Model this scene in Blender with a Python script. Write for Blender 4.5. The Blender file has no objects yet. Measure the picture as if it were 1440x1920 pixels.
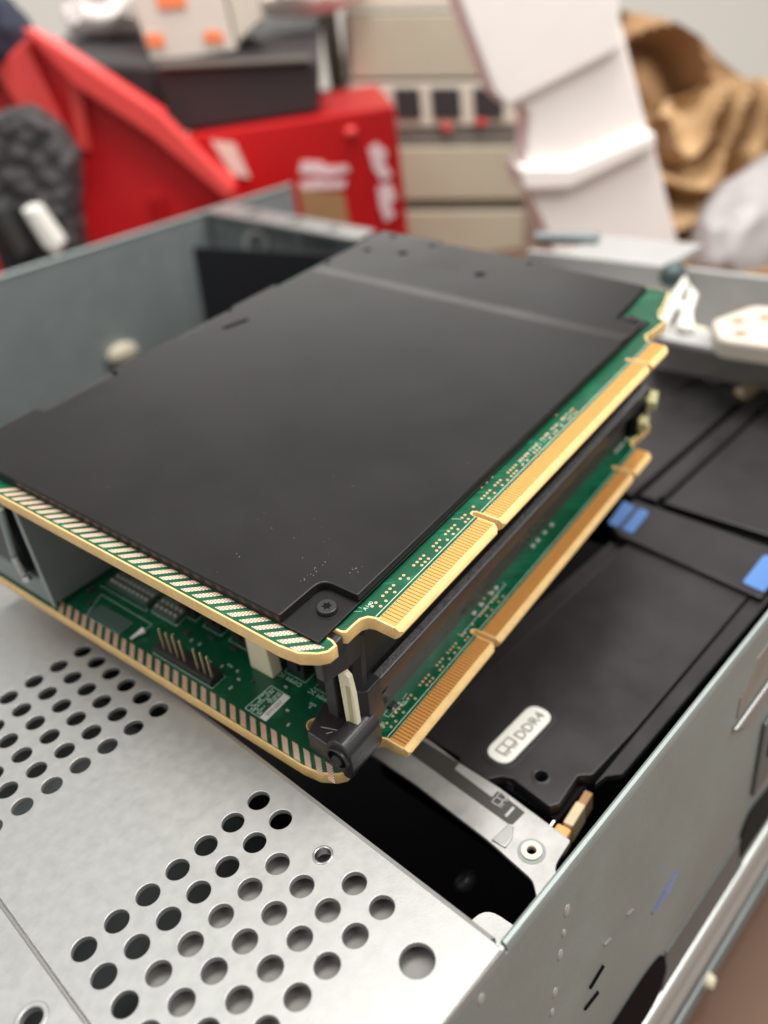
import bpy, bmesh, math, random
from mathutils import Vector, Matrix
random.seed(7)
C = bpy.context.scene.collection
S = 0.00143            # metres per chassis unit
RS = 0.001             # metres per riser unit

# ------------------------------------------------------------------ camera, light, exposure
CAM = Vector((-8.507, -83.837, 105.655))
RC = ((0.68566, -0.71728, -0.12405), (-0.45941, -0.29421, -0.83808), (0.56464, 0.63163, -0.53125))
cd = bpy.data.cameras.new('camera'); cam = bpy.data.objects.new('camera', cd); C.objects.link(cam)
m = Matrix(((RC[0][0], -RC[1][0], -RC[2][0]), (RC[0][1], -RC[1][1], -RC[2][1]), (RC[0][2], -RC[1][2], -RC[2][2]))).to_4x4()
m.translation = CAM * S
cam.matrix_world = m
cd.sensor_fit = 'VERTICAL'; cd.sensor_height = 36; cd.sensor_width = 27; cd.lens = 1555.5 / 1920 * 36
cd.clip_start = 0.005; cd.clip_end = 50
cd.dof.use_dof = True; cd.dof.focus_distance = 126 * S; cd.dof.aperture_fstop = 8.2
bpy.context.scene.camera = cam
sc = bpy.context.scene
sc.render.resolution_x = 768; sc.render.resolution_y = 1024
sc.view_settings.view_transform = 'Standard'; sc.view_settings.look = 'None'
sc.view_settings.exposure = 0.0; sc.view_settings.gamma = 1
sc.cycles.use_denoising = True
sc.cycles.max_bounces = 8

w = bpy.data.worlds.new("World"); sc.world = w; w.use_nodes = True
bg = w.node_tree.nodes['Background']; bg.inputs[0].default_value = (1.0, 0.965, 0.93, 1); bg.inputs[1].default_value = 0.5

FH = Vector((0.6665, 0.7455, 0)); RH = Vector((0.7455, -0.6665, 0))   # level heading of the view, and its right


def area(name, loc, target, sx, sy, power, col):
    l = bpy.data.lights.new(name, 'AREA'); l.shape = 'RECTANGLE'; l.size = sx; l.size_y = sy
    l.energy = power; l.color = col
    o = bpy.data.objects.new(name, l); C.objects.link(o)
    o.location = loc
    o.rotation_euler = (Vector(target) - Vector(loc)).to_track_quat('-Z', 'Y').to_euler()
    return o


area('ceiling_light', (0.75, -0.85, 1.35), (0.2, 0.2, 0), 1.2, 0.7, 24, (1, 0.975, 0.94))
area('ceiling_light', (-0.85, 0.35, 1.7), (0.1, 0.1, 0), 1.2, 0.4, 9, (0.97, 0.98, 1.0))
area('ceiling_light', (0.45, 0.15, 2.0), (0.6, 0.8, 0.0), 1.2, 0.6, 50, (1, 0.97, 0.93))
area('added_sheen_light', (2.2, 2.3, 1.1), (0.3, 0.3, 0), 2.2, 0.5, 10, (1, 0.98, 0.95))  # added lamp, only to put sheen on the cover's far end

# ------------------------------------------------------------------ materials


def lin(c):
    c = c / 255
    return c / 12.92 if c <= 0.04045 else ((c + 0.055) / 1.055) ** 2.4


def rgb(r, g, b):
    return (lin(r), lin(g), lin(b), 1)


def mat(name, col, rough=0.5, metal=0.0, var=0.0, vscale=200, bump=0.0, bscale=2000, rvar=0.0, spec=0.5, coat=0.0, trans=0.0, specks=0.0):
    m = bpy.data.materials.new(name); m.use_nodes = True
    nt = m.node_tree; N = nt.nodes; L = nt.links
    b = N['Principled BSDF']
    b.inputs['Base Color'].default_value = col
    b.inputs['Roughness'].default_value = rough; b.inputs['Metallic'].default_value = metal
    b.inputs['Specular IOR Level'].default_value = spec
    b.inputs['Coat Weight'].default_value = coat; b.inputs['Coat Roughness'].default_value = 0.15
    b.inputs['Transmission Weight'].default_value = trans
    tc = N.new('ShaderNodeTexCoord')
    last = None
    if var or rvar:
        n = N.new('ShaderNodeTexNoise'); n.inputs['Scale'].default_value = vscale; n.inputs['Detail'].default_value = 6
        n.inputs['Roughness'].default_value = 0.62
        L.new(tc.outputs['Object'], n.inputs['Vector'])
        if var:
            r = N.new('ShaderNodeMapRange'); r.inputs[1].default_value = 0.3; r.inputs[2].default_value = 0.7
            r.inputs[3].default_value = 1 - var; r.inputs[4].default_value = 1 + var
            L.new(n.outputs['Fac'], r.inputs[0])
            mx = N.new('ShaderNodeVectorMath'); mx.operation = 'SCALE'
            mx.inputs[0].default_value = col[:3]
            L.new(r.outputs[0], mx.inputs['Scale']); L.new(mx.outputs[0], b.inputs['Base Color'])
            last = mx.outputs[0]
        if rvar:
            r = N.new('ShaderNodeMapRange'); r.inputs[1].default_value = 0.3; r.inputs[2].default_value = 0.7
            r.inputs[3].default_value = max(0.02, rough - rvar); r.inputs[4].default_value = min(1, rough + rvar)
            L.new(n.outputs['Fac'], r.inputs[0]); L.new(r.outputs[0], b.inputs['Roughness'])
    if specks:
        v = N.new('ShaderNodeTexVoronoi'); v.inputs['Scale'].default_value = 450
        L.new(tc.outputs['Object'], v.inputs['Vector'])
        n2 = N.new('ShaderNodeTexNoise'); n2.inputs['Scale'].default_value = 35; n2.inputs['Detail'].default_value = 3
        L.new(tc.outputs['Object'], n2.inputs['Vector'])
        th = N.new('ShaderNodeMapRange'); th.inputs[1].default_value = 0.5; th.inputs[2].default_value = 0.75
        th.inputs[3].default_value = 0.02; th.inputs[4].default_value = 0.16
        L.new(n2.outputs['Fac'], th.inputs[0])
        lt = N.new('ShaderNodeMath'); lt.operation = 'LESS_THAN'
        L.new(v.outputs['Distance'], lt.inputs[0]); L.new(th.outputs[0], lt.inputs[1])
        ml = N.new('ShaderNodeMath'); ml.operation = 'MULTIPLY'; ml.inputs[1].default_value = specks
        L.new(lt.outputs[0], ml.inputs[0])
        mix = N.new('ShaderNodeMix'); mix.data_type = 'RGBA'
        L.new(ml.outputs[0], mix.inputs[0])
        if last: L.new(last, mix.inputs[6])
        else: mix.inputs[6].default_value = col
        mix.inputs[7].default_value = (0.45, 0.44, 0.42, 1)
        L.new(mix.outputs[2], b.inputs['Base Color'])
    if bump:
        n = N.new('ShaderNodeTexNoise'); n.inputs['Scale'].default_value = bscale; n.inputs['Detail'].default_value = 3
        L.new(tc.outputs['Object'], n.inputs['Vector'])
        bp = N.new('ShaderNodeBump'); bp.inputs['Strength'].default_value = bump; bp.inputs['Distance'].default_value = 0.0003
        L.new(n.outputs['Fac'], bp.inputs['Height']); L.new(bp.outputs[0], b.inputs['Normal'])
    return m


def pcb_mat():
    m = mat('solder_mask_green', rgb(6, 88, 58), 0.28, 0, bump=0, coat=0.3)
    nt = m.node_tree; N = nt.nodes; L = nt.links; b = N['Principled BSDF']
    tc = [n for n in N if n.type == 'TEX_COORD'][0]
    # copper planes and traces under the mask: blocky cells, slightly lighter green
    mp = N.new('ShaderNodeMapping'); mp.inputs['Rotation'].default_value = (0, 0, 0.785)
    L.new(tc.outputs['Object'], mp.inputs[0])
    br = N.new('ShaderNodeTexBrick'); br.inputs['Scale'].default_value = 260; br.inputs['Mortar Size'].default_value = 0.03
    br.inputs['Color1'].default_value = (0, 0, 0, 1); br.inputs['Color2'].default_value = (1, 1, 1, 1); br.inputs['Mortar'].default_value = (0.0, 0, 0, 1)
    br.inputs['Brick Width'].default_value = 2.2; br.inputs['Row Height'].default_value = 0.22
    L.new(mp.outputs[0], br.inputs['Vector'])
    n = N.new('ShaderNodeTexNoise'); n.inputs['Scale'].default_value = 110; n.inputs['Detail'].default_value = 2
    L.new(tc.outputs['Object'], n.inputs['Vector'])
    r = N.new('ShaderNodeMapRange'); r.inputs[1].default_value = 0.5; r.inputs[2].default_value = 0.58
    L.new(n.outputs['Fac'], r.inputs[0])
    mu = N.new('ShaderNodeMath'); mu.operation = 'MULTIPLY'
    L.new(br.outputs['Color'], mu.inputs[0]); L.new(r.outputs[0], mu.inputs[1])
    mix = N.new('ShaderNodeMix'); mix.data_type = 'RGBA'
    mix.inputs[6].default_value = rgb(4, 76, 50); mix.inputs[7].default_value = rgb(16, 106, 74)
    L.new(mu.outputs[0], mix.inputs[0]); L.new(mix.outputs[2], b.inputs['Base Color'])
    return m


def foam_mat():
    m = mat('pebbled_black_foam', rgb(42, 41, 42), 0.75)
    nt = m.node_tree; N = nt.nodes; L = nt.links; b = N['Principled BSDF']
    tc = [n for n in N if n.type == 'TEX_COORD'][0]
    v = N.new('ShaderNodeTexVoronoi'); v.inputs['Scale'].default_value = 75; L.new(tc.outputs['Object'], v.inputs['Vector'])
    mix = N.new('ShaderNodeMix'); mix.data_type = 'RGBA'; mix.inputs[6].default_value = rgb(92, 90, 90); mix.inputs[7].default_value = rgb(22, 21, 22)
    L.new(v.outputs['Distance'], mix.inputs[0]); L.new(mix.outputs[2], b.inputs['Base Color'])
    bp = N.new('ShaderNodeBump'); bp.inputs['Strength'].default_value = 1; bp.inputs['Distance'].default_value = 0.006; bp.invert = True
    L.new(v.outputs['Distance'], bp.inputs['Height']); L.new(bp.outputs[0], b.inputs['Normal'])
    return m


M = dict(
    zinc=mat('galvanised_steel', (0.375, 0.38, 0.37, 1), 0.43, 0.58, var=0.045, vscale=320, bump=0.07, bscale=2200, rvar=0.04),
    zincwall=mat('galvanised_steel_shaded', (0.27, 0.31, 0.298, 1), 0.40, 0.22, var=0.11, vscale=28, bump=0.2, bscale=700, rvar=0.08),  # same steel as the sheet, the wall's shade put into its colour
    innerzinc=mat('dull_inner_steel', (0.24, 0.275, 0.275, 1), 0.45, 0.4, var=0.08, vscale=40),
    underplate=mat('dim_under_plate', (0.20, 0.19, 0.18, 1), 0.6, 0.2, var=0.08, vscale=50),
    railzinc=mat('polished_rail_steel', (0.52, 0.55, 0.53, 1), 0.3, 0.5, var=0.06, vscale=30),
    greystrip=mat('grey_groove_steel', (0.15, 0.165, 0.16, 1), 0.45, 0.3),
    darkgrey=mat('slot_shade_grey', (0.02, 0.022, 0.021, 1), 0.7, spec=.1),  # shade of the wall slots, put into the colour
    edgeglint=mat('painted_edge_glint', (0.30, 0.30, 0.31, 1), 0.35, 0.0),  # pale grey that stands in for glints on the rail edges
    greenish=mat('grey_green_connector', (0.06, 0.10, 0.085, 1), 0.4),
    rearzinc=mat('bright_rear_steel', (0.46, 0.455, 0.445, 1), 0.45, 0.25, var=0.06, vscale=40),
    baffle=mat('blue_black_baffle', (0.013, 0.013, 0.017, 1), 0.6, spec=.3),
    steel=mat('bright_steel', (0.7, 0.7, 0.69, 1), 0.25, 1.0),
    nickel=mat('nickel_bracket', (0.46, 0.455, 0.44, 1), 0.42, 0.55, var=0.08, vscale=150, rvar=0.08),
    black=mat('black_powder_coat', (0.012, 0.0112, 0.0107, 1), 0.33, 0, var=0.15, vscale=28, bump=0.1, bscale=5000, rvar=0.05, spec=0.28),
    blackedge=mat('black_formed_edge', (0.02, 0.019, 0.019, 1), 0.33, 0, bump=0.1, bscale=5000),
    plastic=mat('black_plastic', (0.02, 0.02, 0.021, 1), 0.38, 0, var=0.15, vscale=300, bump=0.25, bscale=3500),
    plastic2=mat('satin_black_plastic', (0.026, 0.025, 0.027, 1), 0.34, 0, bump=0.2, bscale=2500, rvar=0.06, vscale=80),
    rough=mat('sparkly_lit_plastic', (0.13, 0.13, 0.135, 1), 0.4, 0.2, var=0.9, vscale=2200, bump=0.8, bscale=5000),  # rough plastic; light on the rail top put into its paler colour
    shroud=mat('shroud_black_plastic', (0.022, 0.020, 0.021, 1), 0.36, 0, var=0.1, vscale=60, bump=0.12, bscale=3000, rvar=0.06),
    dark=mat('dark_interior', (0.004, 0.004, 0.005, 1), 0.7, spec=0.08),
    brown=mat('brown_black_panel', (0.045, 0.034, 0.028, 1), 0.3, 0, rvar=0.08, vscale=60),
    fr4=mat('fibreglass_edge', rgb(236, 198, 132), 0.5, 0, var=0.12, vscale=260, bump=0.25, bscale=1500),
    gold=mat('gold_contact', rgb(226, 160, 84), 0.45, 0.3, var=0.04, vscale=300),
    goldgap=mat('gap_laminate', rgb(58, 32, 8), 0.6),
    mask=pcb_mat(),
    silk=mat('silkscreen_white', rgb(190, 225, 205), 0.6),
    pad=mat('solder_pad', rgb(216, 138, 112), 0.4, 0.3, var=0.12, vscale=900),
    padgap=mat('pad_core', rgb(226, 228, 206), 0.4, 0.2),
    viac=mat('via_centre', rgb(196, 96, 70), 0.5, 0.1),
    ring=mat('via_ring', rgb(228, 194, 150), 0.4, 0.3),
    cream=mat('cream_plastic', rgb(238, 230, 200), 0.5, 0, var=0.04, vscale=100),
    blue=mat('blue_latch_plastic', rgb(84, 128, 190), 0.45),
    white=mat('white_label', rgb(232, 230, 222), 0.5),
    ink=mat('grey_ink', rgb(62, 62, 56), 0.6),
    sticker=mat('charcoal_sticker', rgb(58, 57, 54), 0.45),
    inkl=mat('pale_ink', rgb(170, 170, 165), 0.5),
    tan=mat('tan_connector', rgb(204, 184, 150), 0.5),
    amber=mat('amber_plastic', rgb(226, 170, 105), 0.4),
    pin=mat('header_pin', rgb(206, 190, 160), 0.3, 0.8),
    red=mat('red_plastic', rgb(224, 32, 38), 0.42, 0, var=0.06, vscale=12),
    redlight=mat('light_red_plastic', rgb(222, 70, 66), 0.45, 0, var=0.06, vscale=12),
    reddark=mat('deep_red_card', rgb(186, 18, 22), 0.35, 0, var=0.08, vscale=8),
    card=mat('brown_card', rgb(158, 122, 84), 0.75, 0, var=0.15, vscale=9, bump=0.5, bscale=20),
    beige=mat('beige_enamel', rgb(176, 168, 148), 0.5, 0, var=0.05, vscale=8),
    beige2=mat('pale_beige_frame', rgb(206, 196, 182), 0.5),
    grey=mat('grey_enamel', rgb(110, 106, 98), 0.5),
    blackbox=mat('matt_black_box', rgb(46, 42, 43), 0.55, 0, var=0.1, vscale=10),
    foamw=mat('white_polystyrene', rgb(250, 242, 237), 0.7, 0, var=0.02, vscale=30, bump=0.3, bscale=200),
    carton=mat('pale_carton', rgb(214, 206, 194), 0.6, 0, var=0.04, vscale=15),
    orange=mat('orange_print', rgb(246, 138, 84), 0.5),
    bag=mat('clear_plastic_bag', rgb(168, 164, 164), 0.3, 0, var=0.12, vscale=25, bump=1.0, bscale=45),
    wall=mat('painted_wall', rgb(242, 237, 228), 0.8),
    table=mat('brown_table_top', rgb(100, 72, 54), 0.6, 0, var=0.12, vscale=8),
    navy=mat('navy_cloth', rgb(40, 44, 62), 0.8, 0, var=0.3, vscale=20),
    foamb=foam_mat(),
    pink=mat('pinkish_print', rgb(232, 206, 208), 0.5, 0, var=0.12, vscale=60),
)

# ------------------------------------------------------------------ mesh helpers


class MB:
    """collects shapes (in mm-like units) and links them as one mesh object"""

    def __init__(s, k=S): s.bm = bmesh.new(); s.k = k

    def box(s, x0, x1, y0, y1, z0, z1, rot=0, piv=None, mi=0):
        v = [Vector((x, y, z)) for x in (x0, x1) for y in (y0, y1) for z in (z0, z1)]
        if rot:
            p = Vector(piv or ((x0 + x1) / 2, (y0 + y1) / 2, 0)); R = Matrix.Rotation(rot, 3, 'Z')
            v = [R @ (a - p) + p for a in v]
        return s.hex(v, mi)

    def hex(s, v, mi=0):   # order: x outer, y, z
        b = [s.bm.verts.new(Vector(a) * s.k) for a in v]
        for q in ((0, 1, 3, 2), (4, 6, 7, 5), (0, 4, 5, 1), (2, 3, 7, 6), (0, 2, 6, 4), (1, 5, 7, 3)):
            f = s.bm.faces.new([b[i] for i in q]); f.material_index = mi
        return s

    def prism(s, poly, z0, z1, top=None, mi=0, axis=None):
        """poly in xy between z0 and z1; top = other polygon for the upper ring; axis maps (a,b,c)->xyz"""
        ax = axis or (lambda a, b, c: (a, b, c))
        t = top or poly
        lo = [s.bm.verts.new(Vector(ax(p[0], p[1], z0)) * s.k) for p in poly]
        hi = [s.bm.verts.new(Vector(ax(p[0], p[1], z1)) * s.k) for p in t]
        n = len(poly)
        fs = [s.bm.faces.new(lo[::-1]), s.bm.faces.new(hi)]
        for i in range(n): fs.append(s.bm.faces.new([lo[i], lo[(i + 1) % n], hi[(i + 1) % n], hi[i]]))
        for f in fs: f.material_index = mi
        return s

    def cyl(s, c, r, h, axis=(0, 0, 1), n=20, r2=None, mi=0, rin=None):
        a = Vector(axis).normalized(); u = a.orthogonal().normalized(); w_ = a.cross(u); c = Vector(c)
        r2 = r if r2 is None else r2

        def ring(rr, hh): return [s.bm.verts.new((c + a * hh + (u * math.cos(t * 2 * math.pi / n) + w_ * math.sin(t * 2 * math.pi / n)) * rr) * s.k) for t in range(n)]
        lo = ring(r, 0); hi = ring(r2, h)
        if rin:
            li = ring(rin, 0); hi2 = ring(rin, h)
            for i in range(n):
                j = (i + 1) % n
                for q in ((lo[i], lo[j], hi[j], hi[i]), (hi[i], hi[j], hi2[j], hi2[i]), (hi2[i], hi2[j], li[j], li[i]), (li[i], li[j], lo[j], lo[i])):
                    s.bm.faces.new(q).material_index = mi
        else:
            s.bm.faces.new(lo[::-1]).material_index = mi; s.bm.faces.new(hi).material_index = mi
            for i in range(n):
                j = (i + 1) % n; s.bm.faces.new((lo[i], lo[j], hi[j], hi[i])).material_index = mi
        return s

    def tube(s, pts, r, n=8, mi=0):
        pts = [Vector(p) for p in pts]; rings = []
        for i, p in enumerate(pts):
            d = (pts[min(i + 1, len(pts) - 1)] - pts[max(i - 1, 0)]).normalized()
            u = d.cross(Vector((0.3, 0.1, 1))).normalized(); w_ = d.cross(u)
            rr = r[i] if isinstance(r, (list, tuple)) else r
            rings.append([s.bm.verts.new((p + (u * math.cos(t * 2 * math.pi / n) + w_ * math.sin(t * 2 * math.pi / n)) * rr) * s.k) for t in range(n)])
        for a, b in zip(rings, rings[1:]):
            for i in range(n):
                j = (i + 1) % n; s.bm.faces.new((a[i], a[j], b[j], b[i])).material_index = mi
        s.bm.faces.new(rings[0][::-1]).material_index = mi; s.bm.faces.new(rings[-1]).material_index = mi
        return s

    def dome(s, c, rx, ry, rz, n=14, m_=7, mi=0, jit=0.0):
        c = Vector(c); rows = []
        for i in range(m_):
            ph = math.pi * (i + 0.5) / m_
            rows.append([s.bm.verts.new((c + Vector((rx * math.sin(ph) * math.cos(2 * math.pi * t / n), ry * math.sin(ph) * math.sin(2 * math.pi * t / n), rz * math.cos(ph))) * (1 + random.uniform(-jit, jit))) * s.k) for t in range(n)])
        for a, b in zip(rows, rows[1:]):
            for i in range(n):
                j = (i + 1) % n; s.bm.faces.new((a[i], b[i], b[j], a[j])).material_index = mi
        s.bm.faces.new(rows[0]).material_index = mi; s.bm.faces.new(rows[-1][::-1]).material_index = mi
        return s

    def flat(s, poly, z, mi=0):
        s.bm.faces.new([s.bm.verts.new(Vector((p[0], p[1], z)) * s.k) for p in poly]).material_index = mi; return s

    def plate(s, outline, holes, z0, z1, bev=0.0):
        """flat plate with holes, rims rounded by bev; loops are lists of (x,y)"""
        cu = bpy.data.curves.new('tmp', 'CURVE'); cu.dimensions = '2D'; cu.fill_mode = 'BOTH'
        for lp in [outline] + holes:
            sp = cu.splines.new('POLY'); sp.points.add(len(lp) - 1); sp.use_cyclic_u = True
            for p, q in zip(sp.points, lp): p.co = (q[0] * s.k, q[1] * s.k, 0, 1)
        cu.extrude = ((z1 - z0) / 2 - bev) * s.k; cu.bevel_depth = bev * s.k; cu.offset = -bev * s.k; cu.bevel_resolution = 2
        ob = bpy.data.objects.new('tmp', cu); me = bpy.data.meshes.new_from_object(ob)
        me.transform(Matrix.Translation((0, 0, (z0 + z1) / 2 * s.k)))
        s.bm.from_mesh(me)
        bpy.data.objects.remove(ob); bpy.data.curves.remove(cu); bpy.data.meshes.remove(me)
        return s

    def text(s, body, size, mtx, depth=0.0, sx=1.0):
        cu = bpy.data.curves.new('tmp', 'FONT'); cu.body = body; cu.size = size * s.k; cu.extrude = depth * s.k; cu.resolution_u = 3
        ob = bpy.data.objects.new('tmp', cu); me = bpy.data.meshes.new_from_object(ob)
        mm = mtx.copy(); mm.translation = mm.translation * s.k
        me.transform(mm @ Matrix.Diagonal((sx, 1, 1, 1)))
        s.bm.from_mesh(me)
        bpy.data.objects.remove(ob); bpy.data.curves.remove(cu); bpy.data.meshes.remove(me)
        return s

    def build(s, name, m, parent=None, bev=0.0, smooth=False, world=None):
        bmesh.ops.remove_doubles(s.bm, verts=s.bm.verts, dist=1e-7)
        bmesh.ops.recalc_face_normals(s.bm, faces=s.bm.faces)
        me = bpy.data.meshes.new(name); s.bm.to_mesh(me); s.bm.free()
        for mm in (m if isinstance(m, (list, tuple)) else [m]): me.materials.append(mm)
        if smooth:
            for p in me.polygons: p.use_smooth = True
            try: me.set_sharp_from_angle(angle=math.radians(38))
            except Exception: pass
        o = bpy.data.objects.new(name, me); C.objects.link(o)
        if parent: o.parent = parent
        elif world is None:   # origin to the base
            vs = [v.co for v in me.vertices]
            b = Vector(((min(v.x for v in vs) + max(v.x for v in vs)) / 2, (min(v.y for v in vs) + max(v.y for v in vs)) / 2, min(v.z for v in vs)))
            me.transform(Matrix.Translation(-b)); o.location = b
        if bev:
            bv = o.modifiers.new('bevel', 'BEVEL'); bv.width = bev * s.k; bv.segments = 2; bv.limit_method = 'ANGLE'; bv.angle_limit = math.radians(40)
            bv.harden_normals = False
        return o


def thing(name, label, cat, mtx=None, group=None):
    o = bpy.data.objects.new(name, None); C.objects.link(o); o.empty_display_size = 0.01
    if mtx is not None: o.matrix_world = mtx
    return tag(o, label, cat, group)


def tag(o, label, cat=None, group=None, kind=None):
    if label: o['label'] = label
    if cat: o['category'] = cat
    if group: o['group'] = group
    if kind: o['kind'] = kind
    return o


def circ(x, y, r, n=28):
    return [(x + r * math.cos(2 * math.pi * i / n), y + r * math.sin(2 * math.pi * i / n)) for i in range(n)]


def rounded(pts, r, n=5):
    """round every corner of a polygon"""
    out = []
    N = len(pts)
    for i in range(N):
        p0, p, p1 = Vector(pts[i - 1]), Vector(pts[i]), Vector(pts[(i + 1) % N])
        rr = r[i] if isinstance(r, (list, tuple)) else r
        a = (p0 - p); b = (p1 - p)
        rr = min(rr, a.length * 0.48, b.length * 0.48)
        if rr <= 0: out.append(tuple(p)); continue
        A = p + a.normalized() * rr; B = p + b.normalized() * rr
        for k in range(n + 1):
            t = k / n
            q = A * (1 - t) ** 2 + p * 2 * t * (1 - t) + B * t * t
            out.append((q.x, q.y))
    return out


# ================================================================== THE SERVER CHASSIS
ch = thing('server_chassis', 'open galvanised steel server chassis with perforated top sheet and folded side walls', 'server chassis', Matrix.Identity(4))
XE, YW, YL = 36.4, -44.1, 386.5
holes = []
missing = {(6, 2), (6, 3)}
for r_ in range(6):
    for i in range(0 if r_ > 2 else 0, 7):
        x = 5.184 * i - 0.103 * r_; y = -5.557 * r_
        if (i, r_) in missing: continue
        if r_ == 4 and i < 0: continue
        holes.append((x, y))
holes = [(x, y) for x, y in holes if x > -3]
for k in range(6):
    for i in range(0, 7):
        x = 5.35 * i + 0.15 - 0.1 * k; y = 30.8 + 5.5 * k
        if x > -3: holes.append((x, y))
hl = [circ(x, y, 1.78) for x, y in holes]
hl += [circ(30.9, -15.4, 1.5), circ(28.2, -36.4, 2.35, 36)]
sheet_out = [(-4.4, YW + 0.3), (XE - 0.2, YW + 0.3), (XE, YW + 1.3), (XE, 150), (-4.4, 150)]
MB().plate(sheet_out, hl, -1.0, 0.0, 0.12).build('top_sheet', M['zinc'], ch)
# rolled down edge of the sheet along the opening
MB().prism([(XE - 0.1, -0.12), (XE + 0.75, -0.55), (XE + 1.05, -1.4), (XE + 1.05, -9), (XE + 0.25, -9), (XE + 0.25, -1.2), (XE - 0.1, -0.9)], YW + 2.2, 150, axis=lambda a, b, c: (a, c, b)).build('rolled_edge', M['zinc'], ch)
# left neighbour sheet, a hair lower, with bright folded seam
MB().plate([(-60, YW + 0.3), (-5.0, YW + 0.3), (-5.0, 150), (-60, 150)], [circ(-9.3, -2.9, 1.9), circ(-14, -22, 1.8), circ(-19, -16, 1.8)], -1.3, -0.35, 0.12).build('front_sheet', M['zinc'], ch)
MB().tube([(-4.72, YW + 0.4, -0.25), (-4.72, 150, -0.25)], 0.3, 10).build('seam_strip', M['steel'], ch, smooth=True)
MB().cyl((-9.3, -2.9, -1.6), 2.3, 1.45, rin=1.5, n=28).build('eyelet', M['zinc'], ch, bev=0.2, smooth=True)
MB().cyl((30.9, -15.4, -1.6), 1.75, 1.75, rin=1.2, n=28, r2=1.6).build('eyelet', M['steel'], ch, bev=0.12, smooth=True)
# inner plate under the lower right holes and a deep dark one elsewhere
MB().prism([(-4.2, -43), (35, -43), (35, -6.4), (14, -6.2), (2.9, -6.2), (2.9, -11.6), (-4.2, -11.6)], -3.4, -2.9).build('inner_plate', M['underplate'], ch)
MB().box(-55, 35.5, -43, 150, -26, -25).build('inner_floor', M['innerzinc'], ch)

# outer side wall facing the camera, with groove shade painted as dark strips, and rail
ax = lambda a, b, c: (c, a, b)      # profile (y,z) along x
Xw0, Xw1 = -70, 330
prof = [(YW, -0.9), (YW + 0.35, -0.1), (YW + 0.95, 0.0), (YW + 1.35, -0.4), (YW + 1.4, -66), (YW + 6, -68), (YW + 6, -83), (YW - 1.2, -84.5),
        (YW - 2.6, -88), (YW - 2.6, -91.5), (YW - 1.4, -92.5), (YW - 1.4, -94), (YW - 3.0, -95.5), (YW - 3.0, -100), (YW - 1, -102), (YW - 1, -120),
        (YW - 1.8, -120), (YW - 1.8, -103), (YW - 3.9, -101), (YW - 3.9, -94.8), (YW - 2.3, -93.4), (YW - 3.5, -91.8), (YW - 3.5, -87.5), (YW - 1.9, -83.6), (YW + 5.2, -82), (YW + 5.2, -69), (YW, -66.4)]
# wall proper
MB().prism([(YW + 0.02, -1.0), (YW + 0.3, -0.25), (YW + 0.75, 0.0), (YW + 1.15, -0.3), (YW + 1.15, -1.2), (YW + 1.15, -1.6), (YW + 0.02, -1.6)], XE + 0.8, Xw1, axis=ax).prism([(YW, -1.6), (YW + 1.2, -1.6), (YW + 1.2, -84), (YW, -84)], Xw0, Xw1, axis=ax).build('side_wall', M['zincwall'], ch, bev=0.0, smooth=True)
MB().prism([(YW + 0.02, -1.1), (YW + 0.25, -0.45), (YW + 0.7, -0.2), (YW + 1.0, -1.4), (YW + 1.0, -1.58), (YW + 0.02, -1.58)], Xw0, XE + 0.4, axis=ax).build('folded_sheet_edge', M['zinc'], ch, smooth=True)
MB().prism([(YW, -84), (YW - 1.0, -84.6), (YW - 1.7, -87), (YW - 1.5, -90.5), (YW - 0.7, -92.0), (YW - 0.7, -93.4), (YW - 1.7, -94.8), (YW - 2.0, -98), (YW - 1.4, -101), (YW + 0.5, -102), (YW + 1.2, -102), (YW + 1.2, -84)], Xw0, Xw1, axis=ax).build('slide_rail', M['railzinc'], ch, bev=0.3, smooth=True)
MB().box(Xw0, Xw1, YW + 0.3, YW + 1.3, -122, -102).build('lower_wall', M['innerzinc'], ch)
MB().box(86, 125, YW - 0.35, YW - 0.01, -83.6, -68).build('groove_strip', M['greystrip'], ch, bev=0.3)
MB().prism(rounded([(50, -82.5), (83, -82.8), (87, -76), (84.5, -66), (78, -64), (50, -65)], 3, 4), YW - 0.5, YW - 0.02, axis=lambda a, b, c: (a, c, b)).build('slot_shade_strip', M['dark'], ch)  # shade of the groove, painted as a dark raised strip
MB().prism(rounded([(122, -78), (141, -79.5), (141, -66), (124, -62), (120, -67)], 2.5, 4), YW - 0.5, YW - 0.02, axis=lambda a, b, c: (a, c, b)).build('slot_shade_strip', M['darkgrey'], ch)
MB().box(92, 128, YW - 0.2, YW + 0.28, -109, -103).build('slot_shade_strip', M['darkgrey'], ch, bev=0.4)
MB().box(70, 170, YW - 1.2, YW + 0.25, -118, -110).build('outer_rail', M['innerzinc'], ch, bev=0.6)
MB().cyl((110, YW - 1.1, -112), 2.1, 1.8, axis=(0, -1, 0.1), r2=1.4).build('rail_stud', M['cream'], ch, smooth=True)
for (x, z, r_) in ((50.7, -9.3, 1.1), (49.8, -13.8, 0.7), (48.8, -18.2, 1.0), (47.2, -26.4, 1.0), (46.3, -30.8, 0.8), (31.2, -4.3, 1.0), (64.5, -2.6, 0.0)):
    if r_: MB().dome((x, YW, z), r_ * .75, 0.3, r_ * 1.2).build('rivet', M['railzinc'], ch, smooth=True)
for x0, z0, x1, z1 in ((61.2, -38.4, 57.0, -39.4), (59.6, -44.6, 55.5, -43.8)):
    MB().tube([(x0, YW - 0.02, z0), (x1, YW - 0.02, z1)], 0.45, 6).build('louvre_slit', M['dark'], ch)
for x, z in ((69.6, -33.4), (62.2, -32.6)):
    MB().prism([(x - .9, z + .5), (x + 1.1, z - .2), (x + .9, z - 1.1)], YW - .35, YW, axis=lambda a, b, c: (a, c, b)).build('pressed_tab', M['zincwall'], ch)
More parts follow.
